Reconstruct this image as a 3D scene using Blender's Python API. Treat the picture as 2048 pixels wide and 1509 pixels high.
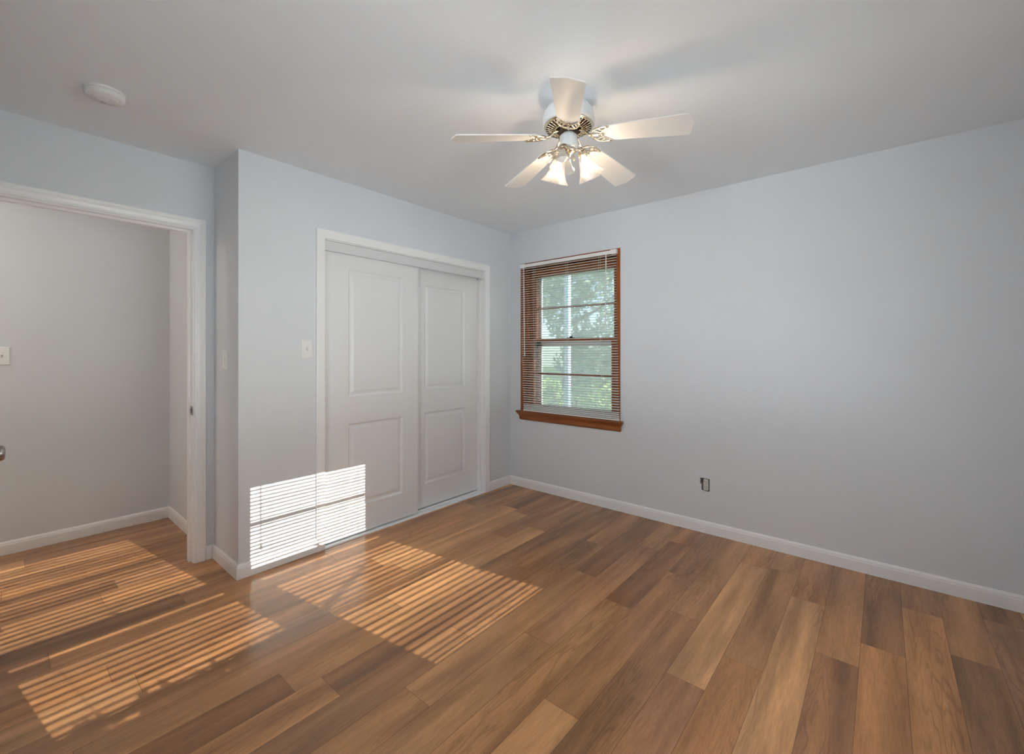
import bpy, bmesh, math, random
from mathutils import Vector, Matrix

for o in list(bpy.data.objects):
    bpy.data.objects.remove(o, do_unlink=True)
scene = bpy.context.scene
COL = scene.collection
random.seed(7)
PI = math.pi

# ------------------------------------------------------------------ camera
cam_data = bpy.data.cameras.new('camera')
cam = bpy.data.objects.new('camera', cam_data)
COL.objects.link(cam)
cam.location = (2.7995, -3.2726, 1.2856)
cam.rotation_euler = (PI / 2 + 0.0005, 0.0, 0.6965)
cam_data.sensor_width = 36.0
cam_data.lens = 879.4 / 2048 * 36.0
cam_data.shift_x = -6.2 / 2048
cam_data.shift_y = -50.1 / 2048
cam_data.clip_start = 0.02
scene.camera = cam

# ------------------------------------------------------------------ light and exposure
scene.view_settings.view_transform = 'Standard'
scene.view_settings.look = 'None'
scene.view_settings.gamma = 1.0
scene.view_settings.exposure = 0.67
scene.view_settings.use_curve_mapping = False
SUN_W = 4.8
SKY_W = 7.5
DAY_W = 75.0
TWIN_LOW_FILL_W = 340.0
REAR_FILL_W = 26.0
REAR_LOW_FILL_W = 560.0
BULB_W = 1.8
HALL_W = 14.0

world = bpy.data.worlds.new('world')
scene.world = world
world.use_nodes = True
wn = world.node_tree
bg = wn.nodes['Background']
sky = wn.nodes.new('ShaderNodeTexSky')
sky.sky_type = 'HOSEK_WILKIE'
sky.turbidity = 3.0
sky.ground_albedo = 0.3
sky.sun_direction = Vector((1.0, 0.15, 0.428)).normalized()
wn.links.new(sky.outputs[0], bg.inputs[0])
bg.inputs[1].default_value = SKY_W

sun_data = bpy.data.lights.new('sun', 'SUN')
sun_data.energy = SUN_W
sun_data.angle = math.radians(0.12)
sun_data.color = (1.0, 0.965, 0.91)
sun = bpy.data.objects.new('sun', sun_data)
COL.objects.link(sun)
sun.location = (8, 2, 5)
sun.rotation_euler = Vector((-1.0, -0.15, -0.428)).to_track_quat('-Z', 'Y').to_euler()

def area(name, loc, direction, sx, sy, power, color):
    d = bpy.data.lights.new(name, 'AREA')
    d.shape = 'RECTANGLE'
    d.size, d.size_y = sx, sy
    d.energy = power
    d.color = color
    o = bpy.data.objects.new(name, d)
    COL.objects.link(o)
    o.location = loc
    o.rotation_euler = Vector(direction).to_track_quat('-Z', 'Y').to_euler()
    return o

# area lamp added for daylight in the twin window, aimed up at the ceiling
area('daylight_twin_window', (3.95, -1.865, 0.62), (-1, 0, 0.9), 1.9, 0.8, DAY_W, (0.82, 0.91, 1.0))

# area lamp added low outside the twin window to lift the ceiling
area('fill_twin_low', (7.6, -2.0, -0.35), (-1, 0, 0.42), 3.0, 3.0, TWIN_LOW_FILL_W, (0.82, 0.91, 1.0))
area('fill_rear_low', (1.75, -8.0, -0.35), (0, 1, 0.42), 3.0, 3.0, REAR_LOW_FILL_W, (0.86, 0.93, 1.0))  # added fill lamp aimed up through the rear window, no paving behind it
# fill lamp added outside the made-up rear window
area('fill_rear_window', (1.75, -3.98, 1.45), (0, 1, 0), 1.1, 1.4, REAR_FILL_W, (0.82, 0.91, 1.0))

scene.cycles.max_bounces = 14
scene.cycles.diffuse_bounces = 8
scene.cycles.glossy_bounces = 4
scene.cycles.transmission_bounces = 8
scene.cycles.transparent_max_bounces = 16
scene.cycles.sample_clamp_indirect = 6.0
scene.cycles.caustics_reflective = False
scene.cycles.caustics_refractive = False

# ------------------------------------------------------------------ materials
def srgb(r, g, b):
    f = lambda c: (c / 255 / 12.92) if c / 255 <= 0.04045 else ((c / 255 + 0.055) / 1.055) ** 2.4
    return (f(r), f(g), f(b), 1.0)

def principled(name, color, rough=0.5, metal=0.0, spec=0.5):
    m = bpy.data.materials.new(name)
    m.use_nodes = True
    b = m.node_tree.nodes['Principled BSDF']
    b.inputs['Base Color'].default_value = color if len(color) == 4 else (*color, 1)
    b.inputs['Roughness'].default_value = rough
    b.inputs['Metallic'].default_value = metal
    b.inputs['Specular IOR Level'].default_value = spec
    return m

def N(m, kind, **kw):
    n = m.node_tree.nodes.new(kind)
    for k, v in kw.items():
        if k in n.inputs:
            n.inputs[k].default_value = v
        else:
            setattr(n, k, v)
    return n

def L(m, a, b):
    m.node_tree.links.new(a, b)

def bump_noise(m, scale, strength, dist=0.002, detail=3.0):
    b = m.node_tree.nodes['Principled BSDF']
    tc = N(m, 'ShaderNodeTexCoord')
    no = N(m, 'ShaderNodeTexNoise', Scale=scale, Detail=detail)
    bp = N(m, 'ShaderNodeBump', Strength=strength, Distance=dist)
    L(m, tc.outputs['Object'], no.inputs['Vector'])
    L(m, no.outputs['Fac'], bp.inputs['Height'])
    L(m, bp.outputs['Normal'], b.inputs['Normal'])
    return m

def paint(name, color, rough, vary=0.02, scale=2.0, bump=0.08):
    m = principled(name, color, rough)
    b = m.node_tree.nodes['Principled BSDF']
    tc = N(m, 'ShaderNodeTexCoord')
    no = N(m, 'ShaderNodeTexNoise', Scale=scale, Detail=2.0)
    L(m, tc.outputs['Object'], no.inputs['Vector'])
    hs = N(m, 'ShaderNodeMapRange')
    hs.inputs['To Min'].default_value = 1 - vary
    hs.inputs['To Max'].default_value = 1 + vary
    L(m, no.outputs['Fac'], hs.inputs['Value'])
    mx = N(m, 'ShaderNodeVectorMath', operation='SCALE')
    mx.inputs[0].default_value = color[:3]
    L(m, hs.outputs['Result'], mx.inputs['Scale'])
    L(m, mx.outputs['Vector'], b.inputs['Base Color'])
    no2 = N(m, 'ShaderNodeTexNoise', Scale=350.0, Detail=2.0)
    L(m, tc.outputs['Object'], no2.inputs['Vector'])
    bp = N(m, 'ShaderNodeBump', Strength=bump, Distance=0.001)
    L(m, no2.outputs['Fac'], bp.inputs['Height'])
    L(m, bp.outputs['Normal'], b.inputs['Normal'])
    return m

M_WALL = paint('wall_paint', (0.69, 0.715, 0.745, 1), 0.55)
M_CEIL = paint('ceiling_paint', (0.815, 0.855, 0.885, 1), 0.8, bump=0.2)
M_TRIM = paint('trim_paint', (0.86, 0.865, 0.87, 1), 0.32, vary=0.01, bump=0.02)
M_DOOR = paint('door_paint', (0.78, 0.785, 0.79, 1), 0.35, vary=0.01, bump=0.03)
M_VALANCE = paint('valance_paint', (0.70, 0.705, 0.715, 1), 0.4, vary=0.01, bump=0.02)
M_PLATE = principled('ivory_plastic', (0.80, 0.80, 0.78), 0.3)
M_WHITE = principled('white_enamel', (0.80, 0.80, 0.79), 0.28)
M_BLADE = bump_noise(principled('fan_blade_white', (0.78, 0.76, 0.73), 0.38), 60, 0.04)
M_SLAT = principled('blind_vinyl', (0.85, 0.84, 0.82), 0.35)
M_CORD = principled('blind_cord', (0.80, 0.79, 0.76), 0.8)
M_BRASS = principled('polished_brass', (0.86, 0.76, 0.58), 0.16, 1.0)
M_BRONZE = principled('dark_bronze', (0.10, 0.06, 0.04), 0.5, 0.5)
M_NICKEL = principled('satin_nickel', (0.42, 0.40, 0.38), 0.32, 1.0)
M_DARK = principled('dark_recess', (0.035, 0.022, 0.018), 0.7)
M_DARKMETAL = principled('dark_metal', (0.09, 0.075, 0.065), 0.45, 0.6)
M_RECEPT = principled('receptacle_plastic', (0.62, 0.60, 0.56), 0.35)
M_STORM = principled('storm_aluminium', (0.80, 0.82, 0.85), 0.4)
M_SCREW = principled('screw_steel', (0.5, 0.5, 0.5), 0.35, 0.9)

def wood(name, c1, c2, axis_scale, rough=0.35):
    m = principled(name, c1, rough)
    b = m.node_tree.nodes['Principled BSDF']
    tc = N(m, 'ShaderNodeTexCoord')
    mp = N(m, 'ShaderNodeMapping')
    mp.inputs['Scale'].default_value = axis_scale
    L(m, tc.outputs['Object'], mp.inputs['Vector'])
    no = N(m, 'ShaderNodeTexNoise', Scale=6.0, Detail=6.0, Roughness=0.6, Distortion=1.0)
    L(m, mp.outputs['Vector'], no.inputs['Vector'])
    cr = N(m, 'ShaderNodeValToRGB')
    cr.color_ramp.elements[0].position = 0.3
    cr.color_ramp.elements[0].color = c2
    cr.color_ramp.elements[1].position = 0.7
    cr.color_ramp.elements[1].color = c1
    L(m, no.outputs['Fac'], cr.inputs['Fac'])
    L(m, cr.outputs['Color'], b.inputs['Base Color'])
    return m

M_WOODV = wood('stained_wood_upright', srgb(162, 94, 46), srgb(120, 64, 30), (6, 6, 0.6))
M_WOODH = wood('stained_wood_lying', srgb(162, 94, 46), srgb(120, 64, 30), (0.6, 6, 6))

def facing(m, top, power=5.0):
    """reflection of a thin sheet: 4 % head on, rising at grazing angles, the same from both sides"""
    lw = N(m, 'ShaderNodeLayerWeight', Blend=0.5)
    p = N(m, 'ShaderNodeMath', operation='POWER'); p.inputs[1].default_value = power
    L(m, lw.outputs['Facing'], p.inputs[0])
    r = N(m, 'ShaderNodeMapRange'); r.inputs['To Min'].default_value = 0.04; r.inputs['To Max'].default_value = top
    L(m, p.outputs[0], r.inputs['Value'])
    return r

def glass_mat(name, haze):
    m = bpy.data.materials.new(name)
    m.use_nodes = True
    nt = m.node_tree
    nt.nodes.clear()
    out = N(m, 'ShaderNodeOutputMaterial')
    tr = N(m, 'ShaderNodeBsdfTransparent', Color=(0.97, 0.99, 0.98, 1))
    df = N(m, 'ShaderNodeBsdfDiffuse', Color=(0.85, 0.9, 0.92, 1))
    tl = N(m, 'ShaderNodeBsdfTranslucent', Color=(0.85, 0.9, 0.92, 1))
    gl = N(m, 'ShaderNodeBsdfGlossy', Roughness=0.02)
    a = N(m, 'ShaderNodeMixShader'); a.inputs[0].default_value = 0.5
    L(m, df.outputs[0], a.inputs[1]); L(m, tl.outputs[0], a.inputs[2])
    bmx = N(m, 'ShaderNodeMixShader'); bmx.inputs[0].default_value = haze
    L(m, tr.outputs[0], bmx.inputs[1]); L(m, a.outputs[0], bmx.inputs[2])
    fr = facing(m, 0.9)
    c = N(m, 'ShaderNodeMixShader')
    L(m, fr.outputs[0], c.inputs[0])
    L(m, bmx.outputs[0], c.inputs[1]); L(m, gl.outputs[0], c.inputs[2])
    L(m, c.outputs[0], out.inputs[0])
    return m

M_GLASS = glass_mat('window_glass', 0.02)
M_SCREEN = glass_mat('hazed_screen', 0.52)  # screen with pale haze mixed in to brighten the view outside

def shade_mat():
    m = bpy.data.materials.new('frosted_shade_glass')
    m.use_nodes = True
    m.node_tree.nodes.clear()
    out = N(m, 'ShaderNodeOutputMaterial')
    tr = N(m, 'ShaderNodeBsdfTransparent', Color=(1, 0.97, 0.92, 1))
    tl = N(m, 'ShaderNodeBsdfTranslucent', Color=(0.95, 0.93, 0.88, 1))
    df = N(m, 'ShaderNodeBsdfDiffuse', Color=(0.85, 0.83, 0.78, 1))
    gl = N(m, 'ShaderNodeBsdfGlossy', Roughness=0.12)
    a = N(m, 'ShaderNodeMixShader'); a.inputs[0].default_value = 0.6
    L(m, tl.outputs[0], a.inputs[1]); L(m, df.outputs[0], a.inputs[2])
    b = N(m, 'ShaderNodeMixShader'); b.inputs[0].default_value = 0.93
    L(m, a.outputs[0], b.inputs[1]); L(m, tr.outputs[0], b.inputs[2])
    fr = facing(m, 0.9, 2.5)
    c = N(m, 'ShaderNodeMixShader')
    L(m, fr.outputs[0], c.inputs[0]); L(m, b.outputs[0], c.inputs[1]); L(m, gl.outputs[0], c.inputs[2])
    L(m, c.outputs[0], out.inputs[0])
    return m
M_SHADE = shade_mat()

def emis(name, color, strength):
    m = bpy.data.materials.new(name)
    m.use_nodes = True
    m.node_tree.nodes.clear()
    out = N(m, 'ShaderNodeOutputMaterial')
    e = N(m, 'ShaderNodeEmission', Color=(*color, 1), Strength=strength)
    L(m, e.outputs[0], out.inputs[0])
    return m
M_BULB = emis('lit_bulb', (1.0, 0.93, 0.82), 5.0)
M_HALLBULB = emis('lit_hall_dome', (1.0, 0.8, 0.58), 3.0)
M_BULBOFF = principled('unlit_bulb', (0.8, 0.78, 0.74), 0.25)

def floor_mat():
    m = bpy.data.materials.new('vinyl_plank')
    m.use_nodes = True
    b = m.node_tree.nodes['Principled BSDF']
    uv = N(m, 'ShaderNodeUVMap'); uv.uv_map = 'UVMap'          # metres inside each board
    tone = N(m, 'ShaderNodeAttribute', attribute_name='tone')   # board colour
    rnd = N(m, 'ShaderNodeAttribute', attribute_name='seed')
    sep = N(m, 'ShaderNodeSeparateXYZ'); L(m, uv.outputs[0], sep.inputs[0])
    # grain space: across, along, per board offset
    comb = N(m, 'ShaderNodeCombineXYZ')
    L(m, sep.outputs['X'], comb.inputs['X'])
    ys = N(m, 'ShaderNodeMath', operation='MULTIPLY'); ys.inputs[1].default_value = 0.09
    L(m, sep.outputs['Y'], ys.inputs[0]); L(m, ys.outputs[0], comb.inputs['Y'])
    L(m, rnd.outputs['Fac'], comb.inputs['Z'])
    n1 = N(m, 'ShaderNodeTexNoise', Scale=13.0, Detail=2.0, Roughness=0.5); L(m, comb.outputs[0], n1.inputs['Vector'])
    n2 = N(m, 'ShaderNodeTexNoise', Scale=150.0, Detail=4.0, Roughness=0.65); L(m, comb.outputs[0], n2.inputs['Vector'])
    # cathedral figure: rings of a slow noise
    comb2 = N(m, 'ShaderNodeCombineXYZ')
    ys2 = N(m, 'ShaderNodeMath', operation='MULTIPLY'); ys2.inputs[1].default_value = 0.11
    L(m, sep.outputs['X'], comb2.inputs['X']); L(m, sep.outputs['Y'], ys2.inputs[0]); L(m, ys2.outputs[0], comb2.inputs['Y'])
    L(m, rnd.outputs['Fac'], comb2.inputs['Z'])
    n3 = N(m, 'ShaderNodeTexNoise', Scale=9.0, Detail=3.0, Roughness=0.5, Distortion=0.15); L(m, comb2.outputs[0], n3.inputs['Vector'])
    ml = N(m, 'ShaderNodeMath', operation='MULTIPLY'); ml.inputs[1].default_value = 95.0
    L(m, n3.outputs['Fac'], ml.inputs[0])
    sn = N(m, 'ShaderNodeMath', operation='SINE'); L(m, ml.outputs[0], sn.inputs[0])
    ring = N(m, 'ShaderNodeMapRange'); ring.inputs['From Min'].default_value = 0.55; ring.inputs['From Max'].default_value = 1.0
    L(m, sn.outputs[0], ring.inputs['Value'])
    # where the figure shows at all
    n4 = N(m, 'ShaderNodeTexNoise', Scale=5.0, Detail=1.0); L(m, comb2.outputs[0], n4.inputs['Vector'])
    msk = N(m, 'ShaderNodeMapRange'); msk.inputs['From Min'].default_value = 0.48; msk.inputs['From Max'].default_value = 0.62
    L(m, n4.outputs['Fac'], msk.inputs['Value'])
    rm = N(m, 'ShaderNodeMath', operation='MULTIPLY'); L(m, ring.outputs[0], rm.inputs[0]); L(m, msk.outputs[0], rm.inputs[1])
    # brightness factor
    f1 = N(m, 'ShaderNodeMapRange'); f1.inputs['From Min'].default_value = 0.3; f1.inputs['From Max'].default_value = 0.7
    f1.inputs['To Min'].default_value = 0.66; f1.inputs['To Max'].default_value = 1.30
    L(m, n1.outputs['Fac'], f1.inputs['Value'])
    f2 = N(m, 'ShaderNodeMapRange'); f2.inputs['From Min'].default_value = 0.3; f2.inputs['From Max'].default_value = 0.7
    f2.inputs['To Min'].default_value = 0.86; f2.inputs['To Max'].default_value = 1.12
    L(m, n2.outputs['Fac'], f2.inputs['Value'])
    f3 = N(m, 'ShaderNodeMapRange'); f3.inputs['To Min'].default_value = 1.0; f3.inputs['To Max'].default_value = 0.76
    L(m, rm.outputs[0], f3.inputs['Value'])
    p1 = N(m, 'ShaderNodeMath', operation='MULTIPLY'); L(m, f1.outputs[0], p1.inputs[0]); L(m, f2.outputs[0], p1.inputs[1])
    p2 = N(m, 'ShaderNodeMath', operation='MULTIPLY'); L(m, p1.outputs[0], p2.inputs[0]); L(m, f3.outputs[0], p2.inputs[1])
    # seams: 'edge' attribute holds board width / length as a second uv
    uv2 = N(m, 'ShaderNodeUVMap'); uv2.uv_map = 'Edge'
    se = N(m, 'ShaderNodeSeparateXYZ'); L(m, uv2.outputs[0], se.inputs[0])
    mn = N(m, 'ShaderNodeMath', operation='MINIMUM')
    L(m, se.outputs['X'], mn.inputs[0]); L(m, se.outputs['Y'], mn.inputs[1])
    sm = N(m, 'ShaderNodeMapRange'); sm.inputs['From Min'].default_value = 0.0004; sm.inputs['From Max'].default_value = 0.0016
    sm.inputs['To Min'].default_value = 0.5; sm.inputs['To Max'].default_value = 1.0
    L(m, mn.outputs[0], sm.inputs['Value'])
    p3 = N(m, 'ShaderNodeMath', operation='MULTIPLY'); L(m, p2.outputs[0], p3.inputs[0]); L(m, sm.outputs[0], p3.inputs[1])
    sc = N(m, 'ShaderNodeVectorMath', operation='SCALE')
    L(m, tone.outputs['Color'], sc.inputs[0]); L(m, p3.outputs[0], sc.inputs['Scale'])
    L(m, sc.outputs['Vector'], b.inputs['Base Color'])
    b.inputs['Roughness'].default_value = 0.21
    b.inputs['Specular IOR Level'].default_value = 0.55
    bp = N(m, 'ShaderNodeBump', Strength=0.22, Distance=0.0012)
    L(m, p3.outputs[0], bp.inputs['Height']); L(m, bp.outputs['Normal'], b.inputs['Normal'])
    return m
M_FLOOR = floor_mat()

# ------------------------------------------------------------------ geometry helpers
def mesh_obj(name, bm, mat, parent=None, smooth=False, mats=None):
    me = bpy.data.meshes.new(name)
    bmesh.ops.recalc_face_normals(bm, faces=bm.faces)
    bm.to_mesh(me)
    bm.free()
    for mm in (mats or [mat]):
        me.materials.append(mm)
    if smooth:
        for p in me.polygons:
            p.use_smooth = True
    o = bpy.data.objects.new(name, me)
    COL.objects.link(o)
    if parent:
        o.parent = parent
    return o

def empty(name, loc=(0, 0, 0), rz=0.0):
    o = bpy.data.objects.new(name, None)
    COL.objects.link(o)
    o.empty_display_size = 0.1
    o.location = loc
    o.rotation_euler = (0, 0, rz)
    return o

def tag(o, label=None, cat=None, group=None, kind=None):
    if label: o['label'] = label
    if cat: o['category'] = cat
    if group: o['group'] = group
    if kind: o['kind'] = kind
    return o

def struct(name, bm, mat, label=None, smooth=False):
    o = mesh_obj(name, bm, mat, None, smooth)
    return tag(o, label, None, None, 'structure')

def box(bm, x0, x1, y0, y1, z0, z1, mi=0):
    v = [bm.verts.new(p) for p in ((x0, y0, z0), (x1, y0, z0), (x1, y1, z0), (x0, y1, z0),
                                   (x0, y0, z1), (x1, y0, z1), (x1, y1, z1), (x0, y1, z1))]
    for f in ((0, 3, 2, 1), (4, 5, 6, 7), (0, 1, 5, 4), (1, 2, 6, 5), (2, 3, 7, 6), (3, 0, 4, 7)):
        fc = bm.faces.new([v[i] for i in f]); fc.material_index = mi
    return v

def bbox(bm, x0, x1, y0, y1, z0, z1, r=0.002, seg=2):
    """box with rounded edges"""
    tmp = bmesh.new()
    box(tmp, x0, x1, y0, y1, z0, z1)
    bmesh.ops.bevel(tmp, geom=tmp.edges[:], offset=r, segments=seg, affect='EDGES', profile=0.5)
    me = bpy.data.meshes.new('tmp'); tmp.to_mesh(me); tmp.free()
    bm.from_mesh(me); bpy.data.meshes.remove(me)

def prism(bm, poly, axis, a0, a1):
    """poly: list of (p,q); axis 'x': (p,q)=(y,z); 'y': (x,z); 'z': (x,y)"""
    def P(p, q, a):
        return {'x': (a, p, q), 'y': (p, a, q), 'z': (p, q, a)}[axis]
    A = [bm.verts.new(P(p, q, a0)) for p, q in poly]
    B = [bm.verts.new(P(p, q, a1)) for p, q in poly]
    n = len(poly)
    bm.faces.new(A[::-1]); bm.faces.new(B)
    for i in range(n):
        bm.faces.new((A[i], A[(i + 1) % n], B[(i + 1) % n], B[i]))

def lathe(bm, prof, seg=32, mat=Matrix.Identity(4), cap0=True, cap1=True, lobes=0, lobe_amp=None):
    rings = []
    for k, (r, z) in enumerate(prof):
        ring = []
        for i in range(seg):
            a = 2 * PI * i / seg
            rr = r
            if lobes and lobe_amp:
                rr = r * (1 + lobe_amp[k] * math.cos(lobes * a) + lobe_amp[k] * 0.18 * math.cos(lobes * 4 * a))
            ring.append(bm.verts.new(mat @ Vector((rr * math.cos(a), rr * math.sin(a), z))))
        rings.append(ring)
    for k in range(len(rings) - 1):
        for i in range(seg):
            j = (i + 1) % seg
            bm.faces.new((rings[k][i], rings[k][j], rings[k + 1][j], rings[k + 1][i]))
    if cap0: bm.faces.new(rings[0][::-1])
    if cap1: bm.faces.new(rings[-1])

def tube(bm, pts, r, seg=8, radii=None):
    pts = [Vector(p) for p in pts]
    rings = []
    prev = None
    for i, p in enumerate(pts):
        t = (pts[min(i + 1, len(pts) - 1)] - pts[max(i - 1, 0)]).normalized()
        if prev is None:
            n = t.orthogonal().normalized()
        else:
            n = (prev - t * prev.dot(t)).normalized()
        prev = n
        b = t.cross(n)
        rr = radii[i] if radii else r
        rings.append([bm.verts.new(p + (n * math.cos(2 * PI * k / seg) + b * math.sin(2 * PI * k / seg)) * rr) for k in range(seg)])
    for i in range(len(rings) - 1):
        for k in range(seg):
            j = (k + 1) % seg
            bm.faces.new((rings[i][k], rings[i][j], rings[i + 1][j], rings[i + 1][k]))
    bm.faces.new(rings[0][::-1]); bm.faces.new(rings[-1])

def bez(p0, p1, p2, p3, n=10):
    p0, p1, p2, p3 = map(Vector, (p0, p1, p2, p3))
    out = []
    for i in range(n + 1):
        t = i / n
        out.append(p0 * (1 - t) ** 3 + p1 * 3 * t * (1 - t) ** 2 + p2 * 3 * t * t * (1 - t) + p3 * t ** 3)
    return out

def wall_cells(bm, axis, a0, a1, t0, t1, z0, z1, holes):
    """wall running along `axis` from a0 to a1, thickness t0..t1, rectangular holes (a0,a1,z0,z1)"""
    A = sorted(set([a0, a1] + [h[0] for h in holes] + [h[1] for h in holes]))
    Z = sorted(set([z0, z1] + [h[2] for h in holes] + [h[3] for h in holes]))
    def solid(i, k):
        if i < 0 or k < 0 or i >= len(A) - 1 or k >= len(Z) - 1: return False
        ca, cz = (A[i] + A[i + 1]) / 2, (Z[k] + Z[k + 1]) / 2
        return not any(h[0] < ca < h[1] and h[2] < cz < h[3] for h in holes)
    V = {}
    def vert(i, k, t):
        key = (i, k, t)
        if key not in V:
            tt = t0 if t == 0 else t1
            V[key] = bm.verts.new((A[i], tt, Z[k]) if axis == 'x' else (tt, A[i], Z[k]))
        return V[key]
    for i in range(len(A) - 1):
        for k in range(len(Z) - 1):
            if not solid(i, k): continue
            for t in (0, 1):
                bm.faces.new([vert(i, k, t), vert(i + 1, k, t), vert(i + 1, k + 1, t), vert(i, k + 1, t)])
            for (di, dk, e) in ((-1, 0, ((i, k), (i, k + 1))), (1, 0, ((i + 1, k), (i + 1, k + 1))),
                                (0, -1, ((i, k), (i + 1, k))), (0, 1, ((i, k + 1), (i + 1, k + 1)))):
                if not solid(i + di, k + dk):
                    (p, q), (r, s) = e
                    bm.faces.new([vert(p, q, 0), vert(r, s, 0), vert(r, s, 1), vert(p, q, 1)])

# ------------------------------------------------------------------ room shell
H = 2.44
XE = 3.37       # inside face of the wall behind the camera (twin window)
YC = -2.368     # jog of the closet
XD = -0.42      # face of the wall with the room door
YR = -3.62      # wall to the left of and behind the camera
XH = -1.475     # far wall of the hall
YH = -5.6

W_L, W_R = 0.136, 1.172           # window in the right wall
bm = bmesh.new()
wall_cells(bm, 'x', -0.12, XE + 0.2, 0.0, 0.2, 0, H,
           [(W_L, W_R, 0.64, 2.13), (1.803, 1.858, 0.298, 0.386), (1.795, 1.803, 0.342, 0.386)])
struct('wall_right', bm, M_WALL, 'pale grey wall with the wood-framed window')

bm = bmesh.new()
wall_cells(bm, 'y', YC, 0.0, -0.12, 0.0, 0, H, [(-1.868, -0.361, -0.01, 2.028)])
struct('wall_center', bm, M_WALL, 'pale grey wall around the closet doors')

bm = bmesh.new(); box(bm, XD - 0.12, -0.12, YC, YC + 0.11, 0, H)
struct('wall_recess', bm, M_WALL, 'narrow grey wall between the closet and the doorway')

bm = bmesh.new()
wall_cells(bm, 'y', YR - 0.1, YC, XD - 0.12, XD, 0, H, [(-3.322, -2.458, -0.01, 2.052)])
struct('wall_left', bm, M_WALL, 'grey wall with the open doorway')

bm = bmesh.new(); wall_cells(bm, 'x', XD, XE + 0.2, YR - 0.2, YR, 0, H, [(1.232, 2.268, 0.64, 2.13)])
struct('wall_rear', bm, M_WALL, 'grey wall to the left of the camera')

bm = bmesh.new()
wall_cells(bm, 'y', YR, 0.0, XE, XE + 0.2, 0, H, [(-2.80, -0.93, 0.72, 2.21)])
struct('wall_behind', bm, M_WALL, 'grey wall behind the camera with the twin window')

bm = bmesh.new(); box(bm, XH - 0.1, XH, YH, YC + 0.11, 0, H)
struct('wall_hall_far', bm, M_WALL, 'grey hall wall seen through the doorway')
bm = bmesh.new(); box(bm, XH, XD - 0.12, YC, YC + 0.11, 0, H)
struct('wall_hall_end', bm, M_WALL, 'short end wall of the hall')
bm = bmesh.new(); box(bm, XH - 0.1, XD, YH - 0.1, YH, 0, H); box(bm, XD - 0.12, XD, YH, YR - 0.1, 0, H)
struct('wall_hall_near', bm, M_WALL, 'hall walls beyond the room')
bm = bmesh.new(); box(bm, -0.80, -0.72, YC + 0.11, 0.0, 0, H)
box(bm, -0.72, -0.12, 0.0, 0.08, 0, H)
struct('wall_closet_back', bm, M_WALL, 'closet inner walls')

bm = bmesh.new(); box(bm, XH - 0.1, XE + 0.2, YH - 0.1, 0.2, H, H + 0.12)
struct('ceiling', bm, M_CEIL, 'smooth white ceiling')
bm = bmesh.new(); box(bm, XH - 0.1, XE + 0.2, YH - 0.1, 0.2, -0.12, -0.004)
struct('trim_1', bm, M_DARK, 'subfloor')

bm = bmesh.new(); box(bm, XE + 0.2, 4.10, -4.6, 0.2, 2.255, 2.40)
struct('trim_8', bm, M_TRIM, 'eave above the twin window')

# ---- floor: every board is a face of one floor mesh with its own tone
PW = 0.148
X0 = 0.652
LT = srgb(190, 141, 96); MD = srgb(172, 125, 84); DK = srgb(155, 111, 75); VD = srgb(144, 102, 69)
OR = srgb(180, 127, 81); RD = srgb(166, 119, 84)
# column -> list of (start y, tone) going away from the camera, for boards the photo shows
LAY = {
    8: [(-3.3, LT), (-1.95, DK), (-0.72, DK)],
    7: [(-3.2, MD), (-2.45, MD), (-1.21, VD), (-0.30, DK)],
    6: [(-2.9, MD), (-1.697, RD), (-0.49, MD)],
    5: [(-3.1, MD), (-2.25, MD), (-1.05, VD)],
    4: [(-3.3, DK), (-1.88, DK), (-0.66, DK)],
    3: [(-3.6, MD), (-2.43, VD), (-1.23, DK)],
    2: [(-3.75, VD), (-2.53, MD), (-1.42, DK), (-0.2, DK)],
    1: [(-3.1, MD), (-1.94, LT), (-0.72, DK)],
    0: [(-3.4, DK), (-2.195, MD), (-0.98, DK)],
    -1: [(-2.9, MD), (-1.70, LT), (-0.55, DK)],
    -2: [(-2.965, DK), (-1.75, LT), (-0.5, VD)],
    -3: [(-3.3, MD), (-2.1, MD), (-0.9, MD)],
    9: [(-3.6, DK), (-2.4, DK), (-1.1, MD)],
    10: [(-2.75, RD), (-1.53, LT), (-0.32, MD)],
    11: [(-2.5, OR), (-1.28, MD), (-0.29, MD)],
    12: [(-1.78, LT), (-0.56, DK)],
    13: [(-2.2, DK), (-1.0, MD)],
    14: [(-2.02, OR), (-0.80, DK)],
    15: [(-1.54, OR), (-0.32, DK)],
    16: [(-1.85, DK), (-0.65, MD)],
    17: [(-1.4, RD), (-0.2, VD)],
}
boards = []
rf = random.Random(31)
for c in range(int((XH - 0.1 - X0) / PW) - 2, int((XE + 0.25 - X0) / PW) + 2):
    cx0, cx1 = X0 + c * PW, X0 + (c + 1) * PW
    if c in LAY:
        segs = list(LAY[c])
        y = segs[0][0]
        while y > YH:
            y -= 1.22
            segs.insert(0, (y, rf.choice([LT, MD, MD, DK, DK, OR])))
    else:
        y = YH - rf.random() * 1.2
        segs = []
        while y < 0.1:
            segs.append((y, rf.choice([LT, MD, MD, DK, DK, VD, RD])))
            y += 1.22
    for i, (ys, tn) in enumerate(segs):
        ye = segs[i + 1][0] if i + 1 < len(segs) else 0.15
        boards.append((cx0, cx1, ys, ye, tn))
verts, faces, uvs, edges_uv, tones, seeds = [], [], [], [], [], []
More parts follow.
